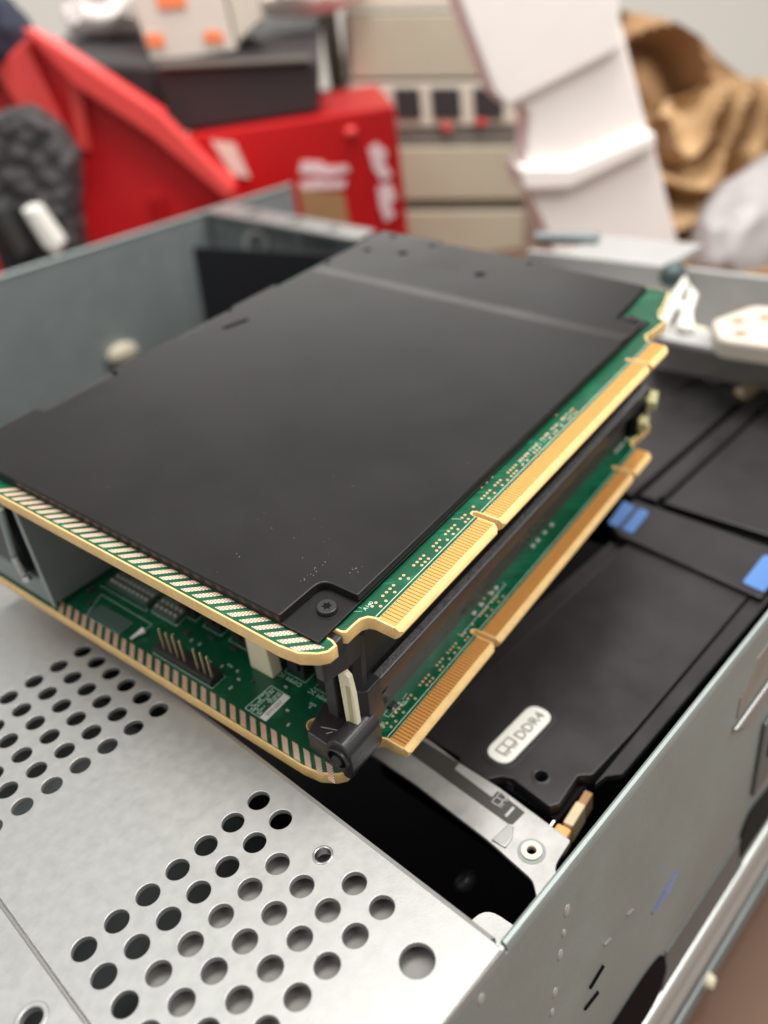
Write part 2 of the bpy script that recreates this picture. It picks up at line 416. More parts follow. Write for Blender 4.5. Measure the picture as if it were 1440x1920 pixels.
MB().tube([(87.8, YW - 0.02, -42.2), (83, YW - 0.02, -43.6), (78.4, YW - 0.02, -44.8)], [0.35, 0.9, 0.4], 6).build('ink_smudge', mat('blue_marker', rgb(104, 112, 142), 0.6), ch)
# pressed ledge on the wall far right
MB().prism([(105.6, -19.6), (121.5, -19.2), (146, -19.2), (146, -24), (112, -24.0)], YW - 1.0, YW - 0.01, axis=lambda a, b, c: (a, c, b)).build('wall_ledge', M['zinc'], ch, bev=0.5)
MB().prism([(108, -13.5), (114, -8.0), (150, -6.5), (150, -18.4), (107.5, -18.4)], YW - 0.18, YW + 0.02, axis=lambda a, b, c: (a, c, b)).build('painted_reflection_plate', mat('warm_reflection_zinc', (0.33, 0.31, 0.28, 1), 0.45, 0.4, var=0.15, vscale=90), ch)  # warm reflection on the wall, painted into the plate's colour
MB().box(123, 150, YW - 0.9, YW - 0.01, -56, -33).build('wall_bracket', M['greystrip'], ch, bev=0.4)
MB().box(127, 135, YW - 1.4, YW - 0.95, -46, -41).build('bracket_slot', M['dark'], ch)
# left wall, back wall
MB().box(-60, 372, YL, YL + 1.4, -120, -0.6).build('side_wall', M['innerzinc'], ch)
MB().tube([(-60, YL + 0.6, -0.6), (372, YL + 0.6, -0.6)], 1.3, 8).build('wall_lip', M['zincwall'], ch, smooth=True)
MB().box(371, 373, -40, 387, -118, -45).build('back_wall', M['innerzinc'], ch)
# back rim with holes, running from the left wall
MB().plate([(283, 232), (300, 236), (318, 385), (298, 385)], [circ(294, 262, 4), circ(300, 300, 5), circ(304, 345, 6)], -2, 0, 0.2).build('back_rim', M['zinc'], ch)
MB().box(300, 302, 240, 386, -60, -3).build('inner_wall', M['innerzinc'], ch)
MB().cyl((298, 336, -16), 9, 3, axis=(-1, -0.4, 0.2), rin=6).build('grommet', M['zinc'], ch, smooth=True)
MB().prism([(216, -1), (352, -9.5), (359, -60), (216, -60)], 262, 264, axis=lambda a, b, c: (c, a, b)).build('dark_baffle', M['baffle'], ch)
MB().dome((214.5, 383, -64.2), 11, 5, 7).build('wall_standoff', M['beige'], ch, smooth=True)
# bay floor under everything
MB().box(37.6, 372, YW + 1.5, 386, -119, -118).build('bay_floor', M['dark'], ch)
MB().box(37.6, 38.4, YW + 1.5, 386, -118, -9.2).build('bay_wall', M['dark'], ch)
MB().dome((62, -12.7, -46), 3.0, 1.8, 1.6).build('cable_stub', M['plastic2'], ch, smooth=True)
# corner tab between sheet and wall
MB().prism(rounded([(XE + 1.1, -34.5), (XE + 7, -35.2), (XE + 7.4, YW + 1.4), (XE + 1.1, YW + 1.4)], [0, 2.4, 0, 0]), -9.2, -8.4).build('corner_tab', M['zinc'], ch)

# cross bracket of the memory bay, with printed strip and captive nut
bz = -22
MB().plate(rounded([(60.8, 60), (60.7, -4), (59.6, -22.3), (58.2, -32.4), (55.8, -35.0), (56.2, -40), (61, -40), (61.2, -33.9), (68.5, -33.2), (69.8, -17), (69.8, -7), (70.5, 0.7), (70.5, 60)], [0, 0, 2, 1, .5, 0, 0, 3, .6, 0, 0, 0, 0]),
           [circ(62.5, -29.2, 0.85, 16)], bz - 0.8, bz, 0.15).build('bay_bracket', M['nickel'], ch)
MB().plate([(60.2, -25.4), (62.5, -25.2), (64.5, -24.0), (64.2, -22.9), (59.9, -22.6)], [], bz - 0.1, bz + 0.35, 0.2).build('pressed_step', M['zinc'], ch)
MB().cyl((62.5, -29.2, bz - 0.2), 1.85, 0.75, rin=0.85, n=28).build('captive_nut', M['cream'], ch, bev=0.2, smooth=True)
MB().cyl((62.5, -29.2, bz - 0.1), 2.45, 0.2, rin=1.9, n=28).build('nut_washer', M['innerzinc'], ch)
st = MB().plate([(65.7, 40), (65.6, 0.3), (64.5, -22.8), (64.9, -23.5), (68.2, -23.7), (69.0, -17.1), (67.2, -17.1), (68.0, -7.5), (69.6, -7.3), (69.6, 40)], [], bz, bz + 0.12).build('printed_strip', M['sticker'], ch)
ic = MB()


def icon(mb, x, y, sx, sy, z, w_=0.16):
    """a memory module symbol: two squares with small contact teeth"""
    for (a0, a1, b0, b1) in ((0, 1, 0, .1), (0, 1, .9, 1), (0, .06, 0, 1), (.47, .53, 0, 1), (.94, 1, 0, 1)):
        mb.box(x + a0 * sx, x + max(a1 * sx, a0 * sx + w_), y + b0 * sy, y + max(b1 * sy, b0 * sy + w_), z, z + 0.04)
    for k in range(7):
        if k == 3: continue
        mb.box(x + sx * (0.03 + k * 0.14), x + sx * (0.03 + k * 0.14) + w_ * 1.0, y - sy * 0.36, y, z, z + 0.04)


# icon on the printed strip
icon(ic, 66.3, -19.3, 3.0, 1.7, bz + 0.121, 0.12)
ic.build('module_symbol', M['inkl'], st)
MB().text('1', 3.6, Matrix.Translation((65.4, -20.2, bz + 0.14)) @ Matrix.Rotation(-math.pi / 2, 4, 'Z'), 0.02, 1.5).build('number', M['inkl'], st)

# rear cross member and fittings (far right)
MB().plate([(236, -41), (252, -41), (252, 52), (240, 52)], [circ(246, y_, 1.4, 12) for y_ in (-20, -4, 12, 26, 38)], -7, -5, 0.2).build('rear_cross_member', M['rearzinc'], ch)
MB().box(236, 330, -41, 120, -30, -28).build('rear_shelf', M['rearzinc'], ch)
MB().box(252, 254, -41, 52, -28, -7.2).build('rear_panel', M['rearzinc'], ch)
MB().box(306, 342, 78, 128, -8, -5).build('rear_plate', M['rearzinc'], ch, bev=0.4)
MB().box(300, 303, -41, 140, -28, -2).build('rear_rib', M['rearzinc'], ch, bev=0.4)
MB().tube([(322, 150, -3), (330, 122, -3)], 3.0, 10).build('cross_rod', M['innerzinc'], ch, smooth=True)
MB().dome((292, 66, -2), 6, 5, 5).build('rod_end', mat('dark_teal_metal', rgb(74, 88, 88), 0.5, 0.5), ch, smooth=True)
MB().tube([(240, 44.5, -4), (262, 50, 0), (276, 53, 2), (268, 46, 0), (246, 39, -4)], 1.9, 8).build('white_cable', M['white'], ch, smooth=True)
MB().tube([(262, 50, -1), (256, 42, -1), (246, 36, -4)], 1.8, 8).build('white_cable', M['white'], ch, smooth=True)

rz_ = random.Random(4)
for k in range(14):
    x = rz_.uniform(256, 322); y = rz_.uniform(-30, 92); a = rz_.uniform(3, 9); b = rz_.uniform(3, 10); h = rz_.uniform(2, 12)
    MB().box(x, x + a, y, y + b, -28, -28 + h, rot=rz_.uniform(-.2, .2)).build('rear_fitting', rz_.choice([M['zinc'], M['beige2'], M['plastic'], M['innerzinc'], M['cream']]), ch, bev=.5)

# ================================================================== BLACK SHROUDS AND LATCH BAR
SZ = -22
sh = thing('memory_shroud', 'matt black plastic shroud with raised DDR4 label beside the steel wall', 'shroud', Matrix.Translation((110 * S, -12 * S, -24 * S)))
OX, OY, OZ = 110, -12, -24


def loc(poly, ox=OX, oy=OY): return [(a - ox, b - oy) for a, b in poly]


sh_out = [(70.9, 3.4), (70.9, -6.4), (69.9, -7.4), (69.9, -13.8), (72.2, -15.6), (73.0, -17.4), (72.0, -26.4), (73.5, -27.4), (81.0, -26.6), (82.6, -28.6), (97, -29.2), (150.2, -29.2), (151.6, 3.6), (110, 3.6)]
MB().plate(rounded(loc(sh_out), 0.5, 3), [circ(76.6 - OX, -21.4 - OY, 1.25, 24)], -0.6, 2.0, 0.25).build('shroud_panel', M['shroud'], sh)
MB().cyl((76.6 - OX, -21.4 - OY, 1.55), 2.1, 0.62, rin=1.25, n=28, r2=1.8).build('hole_rim', M['plastic2'], sh, bev=0.2, smooth=True)
MB().prism(rounded(loc([(81.2, -29.9), (84.2, -30.5), (86.4, -32.6), (150.5, -33.3), (150.5, -29.75), (97, -29.75)]), 0.3, 2), 0.2, 1.6).build('side_rail', M['shroud'], sh, bev=0.2)
MB().prism(loc([(72, 4.3), (151.5, 4.6), (151.5, 8.5), (72, 10)]), -2, 0.4).build('side_rail', M['shroud'], sh, bev=0.2)
MB().box(72 - OX, 150 - OX, -28 - OY, 20 - OY, -24, -0.7).build('shroud_body', M['dark'], sh)
pill = rounded([(74.2, -9.5), (74.2, -15.1), (90.6, -15.1), (90.6, -9.5)], 2.7, 8)
lb = MB().prism(loc(pill), 1.9, 2.45).build('label_plate', M['white'], sh, bev=0.15, smooth=True)
MB().plate(loc(rounded([(73.2, -8.4), (73.2, -16.2), (91.6, -16.2), (91.6, -8.4)], 3.6, 8)), [loc(pill)], 1.9, 2.15, 0.1).build('label_recess', M['plastic2'], sh)
tx = MB().text('DDR4', 3.25, Matrix.Translation((81.1 - OX, -13.75 - OY, 2.48)), 0.01, 0.98)
tx.build('label_text', M['ink'], lb)
ic = MB(); icon(ic, 76.1 - OX, -13.1 - OY, 4.3, 2.1, 2.46, 0.2); ic.build('module_symbol', M['ink'], lb)
# contact springs in the two side notches
for (x, y) in ((71.6, -4.4), (71.8, -17.0)):
    mb = MB()
    for k in range(5): mb.tube([(x - OX, y - OY - k * .32, 0.2), (x + .25 - OX, y - OY - k * .32, 1.6)], 0.08, 5)
    mb.build('contact_spring', M['steel'], sh)

cn = thing('edge_connector', 'tan and amber plastic connector at the corner of the black shroud', 'connector', Matrix.Translation((72.6 * S, -29.4 * S, -26 * S)))
MB().box(-4.2, -0.6, -1.9, 1.0, -3, 1.5, rot=0.12).build('connector_end', M['amber'], cn, bev=0.6)
MB().box(-0.4, 5.0, -1.3, 0.6, -3, 1.9, rot=0.12).build('connector_body', M['tan'], cn, bev=0.3)
MB().box(3.0, 8.4, -0.7, 0.9, -3, 1.3, rot=0.12).build('connector_tail', M['card'], cn, bev=0.2)
MB().tube([(-4.5, -0.8, 1.2), (-4.2, 0.9, 1.4), (-3.6, 1.6, 1.5), (-1.2, 1.7, 1.6)], 0.3, 8).build('metal_clip', M['steel'], cn, smooth=True)

bp_ = [(86.1, -30.0), (74.9, -30.3)]
for i, (x, y) in enumerate(bp_):
    o = MB().cyl((x, y - 4, -32), 1.5, 5.0, axis=(0.15, 0.1, 1), r2=0.9).build('black_post', M['plastic2'], ch, smooth=True)

lt = thing('latch_bar', 'black cross bar with two blue latch tabs between the shrouds', 'latch bar', Matrix.Translation((157 * S, -10 * S, -26 * S)))
MB().prism(rounded([(-5.6, 16.0), (-10.2, -22.3), (8.2, -22.6), (9.5, -17), (11.5, 21.5), (-1, 21.8)], 0.6, 3), 2.2, 5.2).build('bar_body', M['shroud'], lt, bev=0.25)
MB().prism(rounded([(-2.9, 17.2), (-3.4, 13.8), (8.0, 15.2), (8.4, 18.4)], 0.8, 3), 4.9, 5.4).build('latch_tab', M['blue'], lt, bev=0.2)
MB().prism(rounded([(-2.6, 21.4), (-2.8, 18.3), (8.4, 19.5), (9.4, 23.6)], 0.8, 3), 4.9, 5.35).build('latch_tab', M['blue'], lt, bev=0.2)
MB().prism(rounded([(-7.2, -16.6), (-8.0, -22.0), (7.6, -22.0), (5.6, -16.2)], 0.8, 3), 4.9, 5.4).build('latch_tab', M['blue'], lt, bev=0.2)

rs = thing('memory_shroud', 'matt black rear shroud with long grooves, beyond the blue latch tabs', 'shroud', Matrix.Translation((205 * S, 5 * S, -26 * S)))
for (x0_, x1_, y0_, y1_) in ((172, 258, 14.5, 60), (173, 252, 7.6, 12.4), (173, 250, -38, 5.2)):
    MB().box(x0_ - 205, x1_ - 205, y0_ - 5, y1_ - 5, 2.0, 4.0, rot=0).build('shroud_panel', M['shroud'], rs, bev=0.35)
MB().box(-30, 40, 1.2, 2.0, 4.0, 4.5).build('shroud_rib', M['shroud'], rs, bev=.2)
MB().box(-34, 35, -44, 55, -24, 1.8).build('shroud_body', M['dark'], rs)
MB().tube([(32, 30, 4.2), (40, 30, 4.4), (44, 26, 4.4), (44, 20, 4.2)], 0.9, 6).build('cable_hook', M['plastic'], rs, smooth=True)
MB().cyl((39, 14, 3.6), 2.2, 1.2, r2=1.6).build('shroud_boss', M['plastic'], rs, smooth=True)
MB().box(38, 46, 8, 12, 2.0, 6.5, rot=-0.35).build('shroud_clip', M['tan'], rs, bev=0.8)

wp = MB().prism(rounded([(230, 19), (244, 28), (262, 22), (268, -20), (234, -34)], 3, 4), -4.5, 2.2).build('cream_connector_housing', M['beige2'], None, bev=1.2)
tag(wp, 'blurred cream plastic housing with brown holes on the rear rim', 'connector')
for (x, y) in ((236.5, 15), (241, 6), (252, 14), (250, 2), (246, 20)):
    MB().cyl((x, y, 2.15), 1.9, 0.3, n=14).build('housing_hole', M['card'], None).parent = wp
for c_ in list(wp.children): c_.location = c_.location - wp.location

# ================================================================== RISER CARDS (riser units, tilted frame)
Qm = Matrix(((0.9921106, -0.1237962, -0.0197767), (0.1210913, 0.9871262, -0.1044932), (0.0324580, 0.1012741, 0.9943290)))
TS = Vector((52.2349, -12.3761, 28.3045))
kk = 0.70 * S            # metres per riser unit in the scene (about one millimetre)


def frame(base):
    mm = Qm.to_4x4(); mm.translation = (Qm @ Vector(base) * 0.70 + TS) * S
    return mm


DZ = 40.13; TH = 3.4
notches = [(41.2, 1.5), (132.3, 1.3)]


def board_outline(yb):
    """outline of the riser circuit board; yb = outer y of the contact tab's full-thickness part"""
    o = [(-17.2, 142), (-17.3, 14), (-16.6, 9.2), (-14.6, 5.7), (-13.0, 4.3), (-10.6, 4.0), (-9.9, 5.6), (-9.8, 8.2), (-7.3, 8.0), (-7.3, 5.6), (-6.7, 4.6), (-4.2, 4.6), (-2.2, 4.4), (-0.9, 3.5), (-0.4, 2.2), (-0.4, yb)]
    for x, wd in notches:
        o += [(x - wd / 2, yb), (x - wd / 2, 3.0), (x - wd * .3, 3.7), (x + wd * .3, 3.7), (x + wd / 2, 3.0), (x + wd / 2, yb)]
    o += [(146.7, yb), (146.7, 2.4), (148.3, 3.9), (151, 5.2), (152.6, 4.6), (164, 3.6), (165.4, 6.4), (170, 8.2), (176, 9.0), (187.8, 11.6), (187.8, 142)]
    return o


def tab_segments():
    xs = [-0.4] + sum([[x - wd / 2, x + wd / 2] for x, wd in notches], []) + [146.7]
    return [(xs[0], xs[1]), (xs[2], xs[3]), (xs[4], xs[5])]


def make_board(root, z, hole=None):
    mb = MB(kk)
    hs = [circ(*hole)] if hole else []
    mb.plate(board_outline(-2.9), hs, z - TH, z, 0.12)
    for a, b in tab_segments():
        # bevelled edge of the contact tab with rounded ends
        top = [(a, -2.9), (b, -2.9), (b, -2.9), (a, -2.9)]
        P = [(-2.9, 0), (-3.9, -0.9), (-4.3, -1.5), (-4.3, -TH + 1.5), (-3.9, -TH + .9), (-2.9, -TH)]
        ins = [0.12, 0.4, 1.3, 1.3, 0.4, 0.12]
        L_ = [mb.bm.verts.new(Vector((a + i, p[0], z + p[1])) * kk) for p, i in zip(P, ins)]
        R_ = [mb.bm.verts.new(Vector((b - i, p[0], z + p[1])) * kk) for p, i in zip(P, ins)]
        n = len(P)
        for i in range(n - 1): mb.bm.faces.new((L_[i], R_[i], R_[i + 1], L_[i + 1]))
        mb.bm.faces.new(L_); mb.bm.faces.new(R_[::-1])
    pcb = mb.build('circuit_board', M['fr4'], root)
    # green solder mask, inset from the routed edge
    o = board_outline(1.75)
    ins = []
    ms = [(-16.85, 142), (-16.9, 14.1), (-16.2, 9.5), (-14.3, 6.1), (-12.8, 4.75), (-10.9, 4.5), (-10.35, 5.8), (-10.2, 8.7), (-6.9, 8.5), (-6.85, 5.9), (-6.4, 5.1), (-4.2, 5.05), (-2.0, 4.9), (-0.5, 3.9), (0.05, 2.4), (0.3, 1.5),
          (40.2, 1.5), (40.2, 3.2), (40.6, 4.1), (41.8, 4.1), (42.3, 3.2), (42.3, 1.5), (131.3, 1.5), (131.4, 3.2), (131.7, 4.1), (132.9, 4.1), (133.3, 3.2), (133.3, 1.5), (146.3, 1.5), (146.4, 2.8), (148, 4.3), (151.2, 5.7), (152.8, 5.0), (163.8, 4.1), (165.0, 6.8), (169.8, 8.6), (175.9, 9.4), (187.4, 12.0), (187.4, 142)]
    mb = MB(kk); mb.plate(ms, [circ(hole[0], hole[1], hole[2] + 0.35)] if hole else [], z, z + 0.05)
    mk = mb.build('solder_mask', M['mask'], pcb)
    # gold contacts: tan underlay with dark gaps, then one finger per contact
    gp = MB(kk)
    for a, b in tab_segments(): gp.box(a + .7, b - .7, -2.75, 1.35, z + 0.01, z + 0.055)
    gp.build('contact_gaps', M['goldgap'], pcb)
    for si, (a, b) in enumerate(tab_segments()):
        g = MB(kk); n = int(b - a - 1.0); x = a + 0.55
        while x + 0.8 < b - 0.35:
            g.prism([(x, -2.8), (x + 0.79, -2.8), (x + 0.79, 1.0), (x + 0.64, 1.25), (x + 0.16, 1.25), (x, 1.0)], z + 0.056, z + 0.12); x += 1.0
        g.build('gold_contacts', M['gold'], pcb)
    # white silkscreen rule along the contacts
    sk = MB(kk)
    for a, b in ((0.2, 40.1), (42.4, 131.2), (133.4, 146.2)): sk.box(a, b, 2.18, 2.34, z + 0.05, z + 0.075)
    R_ = Matrix.Rotation(0, 4, 'Z')
    sk.text('A140', 1.35, Matrix.Translation((0.4, 5.1, z + 0.08)), 0.005)
    # vias in loose pairs
    return pcb, mk, sk


def vias(root, z, y0, xr):
    v = MB(kk); c = MB(kk)
    rnd = random.Random(3)
    x = 2.2
    pts = []
    while x < xr:
        k = rnd.choice((4, 2, 2, 3))
        for j in range(k):
            pts.append((x + j * 1.32, y0 + 1.5)); pts.append((x + j * 1.32 + 1.0 - rnd.choice((0, 1.9)), y0))
            if rnd.random() < .1: pts.append((x + j * 1.32, y0 + 4))
        x += k * 1.32 + rnd.choice((1.2, 2.0, 2.6))
    out = []
    for p in pts:
        if abs(p[0] - 41.2) < 1.8 or abs(p[0] - 132.3) < 1.8 or p[0] < 1.6: continue
        if any((p[0] - q[0]) ** 2 + (p[1] - q[1]) ** 2 < 0.6 for q in out): continue
        out.append(p)
    for p in out:
        v.cyl((p[0], p[1], z + 0.05), 0.36, 0.06, n=12); c.cyl((p[0], p[1], z + 0.11), 0.15, 0.02, n=8)
    a = v.build('vias', M['ring'], root); c.build('via_centres', M['viac'], root)


def pads(root, z, flip, y0, n, skip=()):
    """slanted blocks of tiny round pads beside the board edge"""
    b = MB(kk); p = MB(kk)
    for k in range(n):
        if k in skip: continue
        y = y0 + 3.6 * k if not flip else y0 + 3.49 * k
        # inner end at x=-13.1, outer end at x=-16.4
        if not flip: A = Vector((-12.6, y - 0.6)); B = Vector((-16.3, y + 3.6))
        else: A = Vector((-13.3, y + .3)); B = Vector((-16.7, y - 3.3))
        d = (B - A); L_ = d.length; d.normalize(); w_ = Vector((0, 1)); hw = 0.95
        b.prism([tuple(A - w_ * hw), tuple(B - w_ * hw), tuple(B + w_ * hw), tuple(A + w_ * hw)], z + 0.05, z + 0.07)
        m_ = 7
        for i in range(m_):
            for j in range(3):
                q = A + d * (L_ * (i + .5) / m_) + w_ * (j - 1) * 0.62
                p.cyl((q.x, q.y, z + 0.07), 0.22, 0.07, n=8)
    bl = b.build('pad_fields', M['padgap'], root); p.build('solder_pads', M['pad'], root)


# ---- lower card
lo = thing('memory_riser_card', 'lower green riser card with exposed header pins and white connectors, resting on perforated sheet', 'circuit board', frame((-10, 20, -DZ - TH)), 'stacked memory riser cards')
BASE = Vector((-10, 20, -DZ - TH))


class MBR(MB):
    def __init__(s): super().__init__(kk)


root_lo = lo
# all parts below are written in card coordinates, then shifted by the base
before = set(bpy.data.objects)
pcb, mk, sk = make_board(lo, -DZ, hole=(-6.6, 19.2, 1.75, 28))
vias(pcb, -DZ, 3.3, 60)
pads(pcb, -DZ, True, 8.9, 30, ())
z0 = -DZ + 0.05
# silkscreen drawings
def rline(mb, pts, w_=0.14, z=None):
    z = z0 if z is None else z
    for a, b in zip(pts, pts[1:]):
        a = Vector(a); b = Vector(b); d = (b - a); n_ = Vector((-d.y, d.x)).normalized() * w_ / 2
        mb.prism([tuple(a - n_), tuple(b - n_), tuple(b + n_), tuple(a + n_)], z, z + 0.03)
for k in range(6):
    yy = 19.6 + 10.2 * k
    rline(sk, [(6.5, yy), (2.3, yy), (2.3, yy + 7.2), (3.8, yy + 7.2)])
RT = Matrix.Rotation(math.pi / 2, 4, 'Z')
for k, nm in ((0, 'DIMM 2C'), (1, 'DIMM 1C')):
    sk.text(nm, 1.9, Matrix.Translation((1.6, 19.9 + 10.2 * k, z0 + 0.03)) @ RT, 0.004)
sk.text('PE99', 1.0, Matrix.Translation((-1.6, 22.6, z0 + 0.03)) @ RT, 0.004)
sk.text('PE96', 1.0, Matrix.Translation((-3.8, 49.5, z0 + 0.03)) @ RT, 0.004)
rline(sk, [(-12.4, 48.8), (-12.4, 71.5), (-7.4, 71.5), (-7.4, 48.8), (-12.4, 48.8)])
rline(sk, [(-5.2, 80.3), (-5.0, 103), (-13.2, 99.4)]); rline(sk, [(-5.2, 80.3), (-7.6, 80.3)])
rline(sk, [(-2.6, 106.5), (-2.5, 85.6)]); rline(sk, [(-13.0, 85.1), (-13.3, 99.4)])
rline(sk, [(-1.8, 73.8), (4.0, 74.5), (4.0, 83.5), (-1.8, 84.5), (-1.8, 73.8)], 0.2)
rline(sk, [(-2.2, 86), (5.1, 91.8)], 0.2); rline(sk, [(2.0, 84.2), (5.1, 106)], 0.2)
# small part outlines near the contacts
rline(sk, [(5.2, 5.5), (7.2, 5.5), (7.2, 7.0), (5.2, 7.0), (5.2, 5.5)], .1); rline(sk, [(7.8, 5.2), (11.5, 5.2)], .1)
rline(sk, [(11.6, 5.8), (13.8, 6.0)], .1); rline(sk, [(38, 5.2), (62, 5.2), (62, 6.2)], .14); rline(sk, [(38, 5.2), (38, 6.4)], .14)
sk.text('044', 1.0, Matrix.Translation((10.4, 4.2, z0 + 0.03)), 0.004)
# white information box: fine print lines plus solid bar
rline(sk, [(-12.3, 37.2), (-3.3, 36.6), (-3.4, 30.0), (-12.4, 30.0), (-12.3, 37.2)], .18)
rq = random.Random(5)
for k in range(6):
    y = 32.6 + k * 0.72; x = -11.9
    while x < -4.2:
        l_ = rq.uniform(.4, 1.5)
        if rq.random() < .8: sk.box(x, min(x + l_, -3.8), y, y + 0.34, z0, z0 + 0.03)
        x += l_ + .3
sks = sk.build('silkscreen', M['silk'], pcb)
MB(kk).box(-12.3, -3.5, 30.0, 32.1, z0, z0 + 0.06).build('serial_label', M['white'], pcb)
t_ = MB(kk); t_.text('YM15SU', 1.5, Matrix.Translation((-11.0, 30.5, z0 + 0.07)), 0.004); t_.build('serial_number', M['ink'], pcb)
# header with seven pins
hd = MB(kk); hd.box(-12.2, -7.9, 49.2, 71.2, z0, z0 + 2.2); hdr = hd.build('pin_header', M['plastic'], lo, bev=0.15)
for y in (67.9, 65.2, 62.6, 60.0, 54.9, 52.3, 49.9):
    MB(kk).prism([(-11.05, y - .3), (-10.45, y - .3), (-10.45, y + .3), (-11.05, y + .3)], z0 + 2.2, -30.2).build('header_pin', M['pin'], hdr, bev=0.12)
# DIMM sockets and their modules
for k in range(6):
    yy = 19.7 + 10.2 * k
    so = MB(kk); so.box(3.0, 140, yy + .6, yy + 6.4, z0, z0 + 6).box(3.0, 9, yy + .3, yy + 6.6, z0 + 6, z0 + 17)
    so.box(10.0, 138, yy + 2.4, yy + 4.2, z0 + 6, z0 + 26)
    sob = so.build('memory_socket', M['plastic2'], lo, bev=0.3)
    MB(kk).prism([(2.0, z0 + 3), (3.0, z0 + 3), (3.0, z0 + 24), (1.4, z0 + 25), (0.6, z0 + 22)], yy + 1.6, yy + 5.2, axis=lambda a, b, c: (a, c, b)).build('socket_latch', M['plastic'], sob, bev=0.2)
cm = MB(kk).prism([(-1.4, 37.6), (2.4, 37.6), (2.4, 46.4), (-1.4, 45.6)], z0, z0 + 15, top=[(-1.2, 38.6), (2.4, 38.6), (2.4, 46.2), (-1.2, 45.6)]).build('white_connector', M['cream'], lo, bev=0.4)
# two low connectors with pin rows behind the drawings
for (x0_, x1_, y0_, y1_) in ((-1.6, 3.8, 86.5, 104.5), (-1.6, 3.8, 74.2, 84.0), (-12.6, -7.9, 84.6, 99.0)):
    low = x0_ < -5
    cb_ = MB(kk).box(x0_, x1_, y0_, y1_, z0, z0 + (.5 if low else 1.7)).build('board_connector', M['greenish'], lo, bev=.2)
    if low: continue
    pn = MB(kk); yy = y0_ + 1.2
    while yy < y1_ - .8:
        for xx in (x0_ + 1.4, x0_ + 3.6): pn.dome((xx, yy, z0 + 1.8), .62, .62, .8, n=8, m_=5)
        yy += 1.9
    pn.build('connector_pins', M['inkl'], cb_, smooth=True)
# small chips
for (x, y, a, b, h) in ((-5.6, 52, 1.0, .6, .35), (-6.2, 56, .6, 1.1, .35), (-3.2, 63, 1.0, .6, .35), (-3.4, 66, 1.0, .6, .35), (-2.0, 69, 1.8, 1.8, .6), (-5.0, 72, 1.0, .6, .35), (-6.4, 45, .6, 1.0, .35), (-1.6, 33, .6, 1.0, .35), (-10.2, 24.5, 1.0, .6, .35), (-7.0, 27.6, .6, 1.0, .35), (-9.6, 44.8, 1.2, .6, .35), (-2.7, 20.3, 1.0, .5, .35), (-3.0, 23.5, .9, .5, .35), (-4.6, 47.3, .9, .5, .4), (-5.0, 41.5, 1.0, .8, .5), (-5.6, 107, 2.2, 1.2, 1.0), (-9.6, 102, 1.6, 1.0, .8), (.4, 62, 1.1, 2.6, .5), (.8, 54, 1.1, 2.6, .5), (3, 96, 1.4, 1.4, 1.2), (2.8, 92.4, 1.4, 1.4, 1.2), (1.2, 99.6, 1.4, 1.4, 1.2), (.6, 89, 1.6, 1.2, 1.4), (2.8, 88, 1.4, 1.4, 1.2), (0, 79, 1.6, 1.6, 1.3), (2.4, 77.6, 1.4, 1.6, 1.3), (1.8, 81, 1.4, 1.3, 1.2)):
    MB(kk).box(x - a / 2, x + a / 2, y - b / 2, y + b / 2, z0, z0 + h).build('surface_component', M['sticker'] if h > .45 else M['inkl'], pcb, bev=0.1)
MB(kk).tube([(-12.8, 80, z0 + 1.0), (-10.8, 79.7, z0 + 1.2), (-8.7, 79.1, z0 + 1.4)], [.35, .5, 1.0], 10).build('wire_end', M['white'], pcb, smooth=True)
MB(kk).box(7.2, 9.6, 5.8, 7.3, z0, z0 + 0.9).build('surface_component', M['plastic'], pcb, bev=.1)
MB(kk).cyl((7.6, 5.5, z0), .45, .5, n=10).cyl((9.9, 5.7, z0), .4, .4, n=10).build('solder_joint', M['steel'], pcb, smooth=True)
for x in (46, 50, 55.5, 58, 80, 83, 87.5, 92, 140, 142.5, 145, 149): MB(kk).box(x, x + 1.6, 6.1, 7.0, z0, z0 + 0.6).build('surface_component', M['inkl'], pcb, bev=.1)
# black frame: inner wall along the contacts, ribbed rail, corner post
MB(kk).box(4.5, 152, 8.2, 9.0, z0, -27.5).build('inner_panel', M['brown'], lo)
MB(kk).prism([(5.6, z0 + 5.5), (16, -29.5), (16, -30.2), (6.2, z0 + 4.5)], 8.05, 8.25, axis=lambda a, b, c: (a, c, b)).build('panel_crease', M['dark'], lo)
rail = MB(kk)
rail.prism([(8.9, -27.8), (4.6, -27.8), (4.4, -23.2), (4.7, -22.6), (6.7, -22.6), (6.75, -25.6), (8.0, -25.6), (8.1, -20.6), (8.9, -20.6)], 2.2, 160, axis=lambda a, b, c: (c, a, b))
rl = rail.build('frame_rail', M['plastic2'], lo, bev=0.12)
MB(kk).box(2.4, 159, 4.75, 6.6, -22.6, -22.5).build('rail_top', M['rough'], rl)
MB(kk).tube([(2.3, 4.62, -22.75), (159, 4.62, -22.75)], 0.13, 6).build('edge_glint_tube', M['edgeglint'], rl)  # edge highlight painted as a thin pale tube
MB(kk).tube([(2.3, 8.12, -20.66), (159, 8.12, -20.66)], 0.15, 6).build('edge_glint_tube', M['edgeglint'], rl)
MB(kk).box(3, 158, 9.2, 10.2, -28, -4.0).build('frame_wall', M['plastic'], lo)
